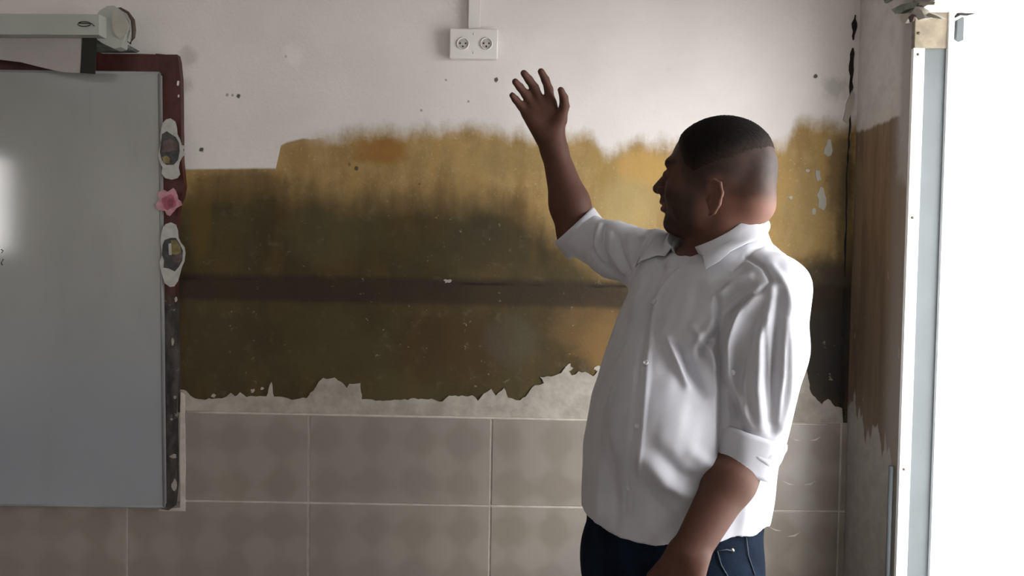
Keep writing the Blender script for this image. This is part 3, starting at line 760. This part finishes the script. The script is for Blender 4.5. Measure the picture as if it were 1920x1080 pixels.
# stubble on the sides and back of the head, fading to the neck
line = np.interp(a, [-.12, -.07, -.035, -.01, .01, .03, .05], [-.035, -.035, -.015, -.020, -.035, -.03, .02])
hair = sstep(c-line, -.035, .035)*sstep(a, .085, .050)*(1-near_ear)
beard = sstep(c, -.012, -.045)*sstep(a, .004, .03)*sstep(c, -.135, -.105)
must = np.exp(-((c+.041)/.007)**2)*(a > .07)
lip = (np.exp(-((c+.057)/.011)**2)*(a > .088)*(np.abs(b) < .026))
brow = np.exp(-((c-.026)/.006)**2)*(a > .06)*(np.abs(b) > .008)
def blend(m, cc): 
    global col
    m = np.clip(m*inhead, 0, 1)[:, None]; col = col*(1-m)+np.array(cc)*m
blend(hair*.95, (.020, .015, .013)); blend(beard*.80*(1-lip), (.022, .016, .013)); blend(must*.7, (.022, .016, .013)); blend(lip*.7, (.16, .055, .045)); blend(brow*.85, (.012, .009, .008))
blend(near_ear*.4, (.26, .13, .095)); blend(sstep(a, -.02, -.06)*sstep(c, -.03, -.06)*sstep(c, -.16, -.11)*.6, (.19, .09, .065))  # nape blend paints window light on the neck as paler skin
def skin_mat():
    g = G('brown_skin'); at_ = g.node('ShaderNodeAttribute', attribute_name='tint')
    n = g.noise(180, 3); n2 = g.noise(25, 3)
    c_ = g.mix(g.smooth(n2, .3, .7, 0, .25), at_.outputs['Color'], (.13, .055, .036))
    g.bump(n, .15, .0008)
    m = g.out(c_, .62, 0, .22)
    g.b.inputs['Subsurface Weight'].default_value = .06; g.b.inputs['Subsurface Radius'].default_value = (.012, .005, .003); g.b.inputs['Subsurface Scale'].default_value = .5
    return m
man = empty('person', (TX[2], TY, 0), 'man in white rolled-sleeve shirt and dark jeans raising one hand to the stained wall', 'person')
def mchild(o, root=None): o.parent = root or man; o.matrix_parent_inverse = Matrix.Translation(-Vector(man.location)); return o
MSKIN = skin_mat()
body = mchild(qmesh('body', V, Q, MSKIN, None, col))
# eyes
eyeW = plain('eye_white', (.55, .50, .46), .25, var=.03)
iris = plain('dark_iris', (.018, .010, .007), .2)
for s in (-1, 1):
    e = mchild(lathe('eye', [(.0001, .0115), (.005, .0105), (.0085, .0075), (.011, .002), (.011, -.004), (.005, -.01)], H(.0815, .031*s, .003), tuple(hf), eyeW, None, 20))
    mi = mchild(lathe('iris', [(.0046, .0108), (.003, .0116), (.0004, .0120)], H(.0815, .031*s, .003), tuple(hf), iris, None, 16)); mi.parent = e; mi.matrix_parent_inverse = Matrix.Translation(-Vector(man.location))
# finger nails
nail = plain('finger_nail', (.30, .17, .13), .3)
# ---- hair: short dark cap of hair
Hh = Field(HC-.14, HC+.15, .0028)
Hh.ell(H(-.016, 0, .028), (.101, .079, .089), HR, .01)
Hh.ell(H(.030, 0, -.020), (.062, .064, .082), HR, .02)
Hh.ell(H(-.078, 0, -.050), (.046, .056, .046), HR, .025)
Hh.ell(H(-.092, 0, .004), (.026, .048, .046), HR, .025)
def hairline(a, b): return np.interp(a, [-.13, -.10, -.06, -.03, 0, .02, .04, .055, .068, .084, .10], [.040, .034, .016, .006, -.004, -.016, .000, .034, .054, .076, .12])+.0015*np.sin(b*120)
q, x, y, z = Hh.sl(HC-.2, HC+.2)
X, Y, Z = x-HC[0], y-HC[1], z-HC[2]
ha = X*hf[0]+Y*hf[1]+Z*hf[2]; hb = X*hl[0]+Y*hl[1]+Z*hl[2]; hc = X*hu[0]+Y*hu[1]+Z*hu[2]
thk = -.006+.0105*sstep(hc-hairline(ha, hb), -.018, .050)
Hh.a[q] = (Hh.a[q]-thk).astype(np.float32)
V, Q = Hh.surface(0, 2)
N = normals(V, Q); V = V+N*(wnoise(V, 900, 12)*.0005)[:, None]
def hair_mat():
    g = G('black_hair'); n = g.noise(400, 3, .7)
    at_ = g.node('ShaderNodeAttribute', attribute_name='tint'); c_ = g.mix(g.smooth(n, .3, .7, .1, 1), at_.outputs['Color'], (.006, .005, .005), 'MULTIPLY'); c_ = g.mix(g.smooth(n, .3, .7, 0, .4), at_.outputs['Color'], (.006, .005, .005)); g.bump(n, .6, .002); return g.out(c_, .8, 0, .08)
hv = (V-HC)@HR; k_ = sstep(hv[:, 2]-hairline(hv[:, 0], hv[:, 1]), .0, .060)[:, None]
mchild(qmesh('hair', V, Q, hair_mat(), None, np.array((.040, .027, .021))*(1-k_)+np.array((.010, .008, .007))*k_))

# ---- shirt
def shirt_mat():
    g = G('white_cotton'); n = g.noise(6, 3)
    c_ = g.mix(g.smooth(n, .3, .7), (.45, .45, .485), (.505, .505, .545))
    wv = g.noise(700, 2); g.bump(g.add(g.mul(g.noise(60, 4), .6), g.mul(wv, .1)), .22, .002)
    m = g.out(c_, .85, 0, .2)
    g.b.inputs['Sheen Weight'].default_value = .15
    return m
MSH = shirt_mat()
Sf = Field((.02, -1.0, .86), (.68, -.18, 1.60), .0032)
torso(Sf, 0.0, .88, 1.56, .03, 2.25)
Sf.cap(at(1378, 500, 1.61), SL+np.array((0, 0, .006)), .041, .060, .04)
Sf.cap(at(1330, 498, 1.62), SRt+np.array((0, 0, .0)), .045, .055, .04)
Sf.ell(at(1392, 535, 1.66), (.085, .07, .11), None, .05)                       # upper back
# belly
Sf.ell(at(1225, 790, 1.50), (.095, .12, .14), None, .05)
# trim the hem, the neck and the cuffs
def hem(x, y, z):
    s = (x*l_[0]+(y-TY)*l_[1])
    return z-(.948+.012*np.cos(s*14)+.004*np.sin(x*60+y*40))
def keep(fn, lo, hi, F_=None):
    F_ = F_ or Sf
    q, x, y, z = F_.sl(lo, hi); F_.a[q] = np.maximum(F_.a[q], -fn(x, y, z)).astype(np.float32)
keep(hem, (.02, -1.0, .85), (.68, -.1, 1.05))
ncx, ncy, ncz = NB
nkn = nz(f_*.5+u_*.86)                       # neck opening tilts forward
nkp = NB+np.array((-.022, 0, .004))
def neckhole(x, y, z):
    X, Y, Z = x-nkp[0], y-nkp[1], z-nkp[2]; h = X*nkn[0]+Y*nkn[1]+Z*nkn[2]
    r = np.sqrt(np.maximum(X*X+Y*Y+Z*Z-h*h, 0))
    return -np.maximum(np.minimum(.078-r, h), h-.030)
keep(neckhole, NB-.16, NB+.16)
Sf.cap(at(1292, 455, 1.50), at(1279, 499, 1.485), .012, .004, .006, 's')
adR = nz(np.array(at(1014, 352, 1.88))-at(1077, 424, 1.88)); cR = at(1077, 424, 1.875)
adL = nz(np.array(at(1340, 965, 1.38))-at(1396, 872, 1.43)); cL = at(1396, 878, 1.43)
def plane_below(c, n): return lambda x, y, z: -((x-c[0])*n[0]+(y-c[1])*n[1]+(z-c[2])*n[2])
def smerge(F_, k):
    h = np.maximum(k-np.abs(Sf.a-F_.a), 0)/k; Sf.a = (np.minimum(Sf.a, F_.a)-h*h*k*.25).astype(np.float32)
for side in (0, 1):
    Sv = Field((.02, -1.0, .86), (.68, -.18, 1.60), .0032)
    if side == 0:
        Sv.cap(SL, SL+(EL-SL)*.35+np.array((.004, 0, 0)), .068, .073, .03)
        Sv.cap(SL+(EL-SL)*.35+np.array((.004, 0, 0)), EL-(EL-SL)*.02+np.array((.008, 0, 0)), .073, .056, .02)
        keep(plane_below(cL, adL), cL-.25, cL+.25, Sv); smerge(Sv, .022)
    else:
        Sv.cap(SRt, SRt+(ER-SRt)*.5+np.array((0, 0, -.006)), .066, .060, .035)
        Sv.cap(SRt+(ER-SRt)*.5+np.array((0, 0, -.006)), ER-(ER-SRt)*.08, .060, .054, .02)
        keep(plane_below(cR, adR), cR-.25, cR+.25, Sv); smerge(Sv, .04)
V, Q = Sf.surface(0, 3)
N = normals(V, Q)
# folds: (image polyline measured from the photograph, width px, height m); sculpted along the surface normal
folds = [
 # near sleeve
 ([(1440, 560), (1405, 640), (1385, 720), (1378, 800)], 11, -.007), ([(1448, 545), (1425, 640), (1420, 730), (1425, 800)], 11, .008),
 ([(1462, 545), (1455, 640), (1450, 740), (1448, 810)], 9, -.006), ([(1475, 560), (1482, 650), (1478, 740), (1466, 800)], 10, .007),
 ([(1400, 560), (1370, 600), (1352, 650)], 8, -.006), ([(1420, 545), (1390, 590), (1368, 650), (1365, 700)], 10, .008),
 ([(1368, 700), (1390, 755), (1408, 800)], 8, .007), ([(1360, 715), (1378, 770), (1392, 812)], 7, -.006), ([(1500, 600), (1503, 680), (1492, 760)], 9, -.005),
 ([(1395, 570), (1372, 640), (1368, 690)], 5, .005), ([(1470, 600), (1465, 700), (1455, 790)], 5, .005), ([(1432, 600), (1436, 700), (1440, 790)], 5, -.004), ([(1488, 620), (1490, 700), (1480, 780)], 5, -.004), ([(1400, 640), (1398, 720), (1402, 780)], 5, .004),
 ([(1360, 830), (1400, 845), (1440, 870)], 5, .003),
 # armpit
 ([(1345, 560), (1348, 640), (1353, 720), (1352, 850)], 7, -.012), ([(1350, 590), (1310, 640), (1300, 660)], 9, .007), ([(1345, 625), (1315, 655), (1325, 670)], 8, -.007),
 ([(1255, 640), (1268, 680), (1288, 722)], 8, .010), ([(1275, 650), (1295, 700), (1318, 740)], 11, -.009), ([(1300, 615), (1325, 650), (1345, 690)], 8, .006),
 ([(1340, 560), (1375, 530), (1405, 520)], 7, .005), ([(1350, 575), (1385, 548), (1415, 535)], 6, -.004),
 # belly drapes
 ([(1205, 860), (1250, 905), (1320, 945)], 15, .008), ([(1225, 840), (1275, 890), (1340, 915)], 15, -.007), ([(1190, 900), (1235, 950), (1280, 985)], 16, -.006), ([(1300, 850), (1330, 870), (1350, 880)], 14, .006),
 ([(1130, 840), (1125, 900), (1122, 960)], 12, .006), ([(1150, 860), (1150, 920), (1155, 980)], 12, -.005), ([(1400, 930), (1395, 970), (1390, 1000)], 12, .005),
 # chest and placket
 ([(1283, 500), (1255, 520), (1232, 560), (1222, 620), (1208, 760), (1190, 960)], 5, .0035), ([(1270, 500), (1243, 530), (1218, 565), (1207, 620), (1190, 760), (1170, 955)], 4, -.003),
 ([(1215, 428), (1203, 455), (1196, 495)], 6, -.007), ([(1230, 430), (1218, 470), (1200, 530), (1190, 590)], 11, .006), ([(1245, 450), (1240, 500), (1225, 540)], 8, -.004),
 # raised sleeve
 ([(1125, 425), (1120, 455), (1128, 490)], 5, .006), ([(1135, 425), (1130, 458), (1142, 495), (1160, 515)], 4, -.007), ([(1145, 440), (1148, 475), (1168, 512)], 5, .006), ([(1112, 470), (1135, 500), (1165, 522)], 5, -.006),
 ([(1160, 445), (1168, 480), (1182, 510)], 4, -.004), ([(1180, 440), (1182, 470), (1190, 500)], 6, .004),
 # shoulder seam and yoke
 ([(1398, 480), (1430, 500), (1445, 528), (1430, 545), (1400, 560), (1365, 590), (1352, 625)], 3.5, -.004), ([(1375, 505), (1410, 470), (1435, 458)], 3.5, -.0025), ([(1450, 500), (1475, 540), (1485, 580)], 8, .004)]
px, py = project(V)
vd = nz_ = None
vdir = CAM-V; vdir /= np.linalg.norm(vdir, axis=1)[:, None]
face = sstep((N*vdir).sum(1), -.05, .30)
disp = np.zeros(len(V))
for pts, wd, am in folds:
    best = np.full(len(V), 1e9); tt = np.zeros(len(V)); L = len(pts)-1
    for i, (p, q) in enumerate(zip(pts[:-1], pts[1:])):
        p = np.array(p, float); q = np.array(q, float); d = q-p
        t = np.clip(((px-p[0])*d[0]+(py-p[1])*d[1])/(d@d), 0, 1)
        r = np.hypot(px-p[0]-t*d[0], py-p[1]-t*d[1]); m = r < best; best[m] = r[m]; tt[m] = (i+t[m])/L
    disp += 1.45*am*np.exp(-(best/wd)**2)*np.sin(np.pi*(.12+.76*tt))**.7
V = V+N*(disp*face)[:, None]
low_ = wnoise(V*np.array((1, 1, .35)), 40, 10)
V = V+N*(.0016*low_+.0007*wnoise(V*np.array((1, 1, .5)), 110, 12, 7))[:, None]
shirt = mchild(qmesh('shirt', V, Q, MSH))

def ring(name, c0, c1, r0, r1, mat, thick=.003, n=48, wob=.0015, ov=(1, 1)):
    """open tube with wall thickness, slightly uneven (cuffs)"""
    c0 = np.array(c0); c1 = np.array(c1); ax = nz(c1-c0); a_ = nz(np.cross(ax, (.3, 1, .2))); b_ = np.cross(ax, a_); Vv = []; Fc = []
    prof = [(0, r0), (.12, r0+.002), (.5, (r0+r1)/2+.001), (.9, r1+.002), (1, r1), (1, r1-thick), (.5, (r0+r1)/2-thick), (0, r0-thick)]
    for t, r in prof:
        for k in range(n):
            an = 2*math.pi*k/n; rr = r+wob*math.sin(3*an+1+t)+wob*.6*math.sin(7*an+3*t)
            Vv.append(c0+(c1-c0)*t+(a_*math.cos(an)*ov[0]+b_*math.sin(an)*ov[1])*rr)
    m = len(prof)
    for i in range(m):
        for k in range(n): Fc.append((i*n+k, i*n+(k+1) % n, ((i+1) % m)*n+(k+1) % n, ((i+1) % m)*n+k))
    return link(name, mesh(name, Vv, Fc), mat, None, True)
for nm in [ring('cuff', cR-adR*.048+np.array((.002, 0, 0)), cR+adR*.004, .060, .0600, MSH), ring('cuff', at(1412, 812, 1.43), at(1389, 884, 1.425), .0590, .0515, MSH)]:
    nm.parent = shirt
# collar: stand-and-fall band round the neck, open at the front
def collar():
    Vv = []; Fc = []; n = 40; NS = V[(V[:, 2] > 1.36)]; NN = N[(V[:, 2] > 1.36)]
    cen = NB+np.array((-.030, 0, .028)); tl = nz(u_+f_*.55); fr = nz(np.cross(l_, tl)*-1)
    if fr@f_ < 0: fr = -fr
    for i in range(n+1):
        t = i/n*2-1; an = t*math.radians(158)                 # 0 = back
        dirv = -fr*math.cos(an)+l_*math.sin(an)
        s_ = abs(t); rx = .0845+.003*s_
        top = cen+dirv*rx+tl*(.030-.014*s_**2)
        fall = .047+.036*max(0, (s_-.55)/.45)**1.5
        out = .020+.010*s_
        sc = min(s_, .86); ac = math.copysign(sc, t)*math.radians(158); dc = -fr*math.cos(ac)+l_*math.sin(ac)
        low = cen+dc*rx+tl*(.030-.014*sc**2)+(dc*.42-u_*.88-f_*.10)*(.044+.040*sc**2)
        inn = cen+dirv*(rx-.004)+tl*(-.012)
        rows = [inn, top-dirv*.0015, top]
        for tq in (.25, .5, .75, 1.0):
            p = top+(low-top)*tq+dirv*.004*math.sin(tq*3.1)
            for _ in range(3):
                kx = np.argmin(((NS-p)**2).sum(1)); dd = (p-NS[kx])@NN[kx]; need = .0075*min(1, tq*1.6)
                if dd < need: p = p+NN[kx]*(need-dd)
            rows.append(p)
        Vv.extend(rows)
    m_ = 7
    for i in range(n):
        for k in range(m_-1): a = i*m_+k; Fc.append((a, a+1, a+m_+1, a+m_))
    o = link('collar', mesh('collar', Vv, Fc), MSH, None, True)
    so = o.modifiers.new('thickness', 'SOLIDIFY'); so.thickness = .0022
    return o
o = collar(); o.parent = shirt
# buttons, placed on the shirt surface
btn = plain('shirt_button', (.62, .62, .64), .3)
def on_shirt(qx, qy):
    d = (px-qx)**2+(py-qy)**2+(face < .5)*1e6; i = np.argmin(d); return V[i], N[i]
px, py = project(V)
for q in [(1227, 566), (1212, 680), (1196, 800), (1180, 915), (1374, 700)]:
    p, nn = on_shirt(*q)
    o = lathe('button', [(.0050, -.001), (.0050, .0014), (.0035, .0020), (.0034, .0014), (.0008, .0014)], p+nn*.0015, tuple(nn), btn, None, 16); o.parent = shirt

# ---- jeans: hips and two legs
def denim():
    g = G('dark_denim'); x, y, z = g.xyz(); n = g.noise(12, 4); wv = g.noise(500, 2, vec=g.comb(g.mul(g.add(x, z), 1), y, g.mul(g.sub(z, x), .2)))
    c_ = g.mix(g.smooth(n, .35, .7), (.004, .0065, .012), (.0085, .014, .025))
    c_ = g.mix(g.smooth(wv, .4, .7, 0, .4), c_, (.012, .019, .032)); g.bump(wv, .3, .001); return g.out(c_, .95, 0, .03)
MD = denim()
Jf = Field((.0, -1.0, .06), (.62, -.25, 1.0), .006)
torso(Jf, -.010, .80, .965, .02, 2.2)
hL = np.array((TX[1], TY, .84))+l_*.085+f_*.005; hR2 = np.array((TX[1], TY, .84))-l_*.085+f_*.005
kL = hL+f_*.03+np.array((0, 0, -.37)); kR = hR2+f_*.06+np.array((0, 0, -.37))
aL = kL-f_*.04+np.array((0, 0, -.38)); aR = kR-f_*.02+np.array((0, 0, -.38))
for h_, k_, a2 in ((hL, kL, aL), (hR2, kR, aR)):
    Jf.cap(h_, k_, .105, .072, .04); Jf.cap(k_, a2, .072, .060, .03)
Jf.cap(hL, hR2, .12, .12, .04)
V2, Q2 = Jf.surface(0, 3); N2 = normals(V2, Q2)
V2 = V2+N2*(.003*wnoise(V2*np.array((1, 1, .6)), 35, 10, 3))[:, None]
jeans = mchild(qmesh('jeans', V2, Q2, MD)); px2, py2 = project(V2)
fc2 = (N2*(CAM-V2)).sum(1) > 0
def on_j(qx, qy):
    d = (px2-qx)**2+(py2-qy)**2+(~fc2)*1e6; i = np.argmin(d); return V2[i]+N2[i]*.002
stit = plain('pale_stitching', (.03, .042, .06), .8)
for pts in ([(1345, 1030), (1360, 1031), (1375, 1034)], [(1398, 1008), (1402, 1040), (1412, 1078)], [(1345, 1030), (1352, 1060), (1362, 1080)]):
    o = tube('stitching', [on_j(*p) for p in pts], .0013, stit, None, 6); o.parent = jeans
p = on_j(1370, 1031)
o = lathe('rivet', [(.0038, -.001), (.0038, .001), (.0015, .002)], p, (0, -1, 0), plain('metal_rivet', (.4, .38, .35), .3, 1), None, 14); o.parent = jeans

# ---- shoes
for an in (aL, aR):
    Fd = Field((an[0]-.30, an[1]-.25, 0), (an[0]+.15, an[1]+.15, .16), .005)
    g0 = np.array((an[0], an[1], 0))
    Fd.cap(g0+np.array((0, 0, .045))-f_*.03, g0+np.array((0, 0, .038))+f_*.15, .042, .038, .03)
    Fd.cap(g0+np.array((0, 0, .10)), g0+np.array((0, 0, .05)), .045, .044, .03)
    q, x, y, z = Fd.sl((-9, -9, -1), (9, 9, 1)); Fd.a[q] = np.maximum(Fd.a[q], .003-z)
    V3, Q3 = Fd.surface(0, 2)
    sh = mchild(qmesh('shoe', V3, Q3, plain('black_leather', (.015, .014, .013), .35)))
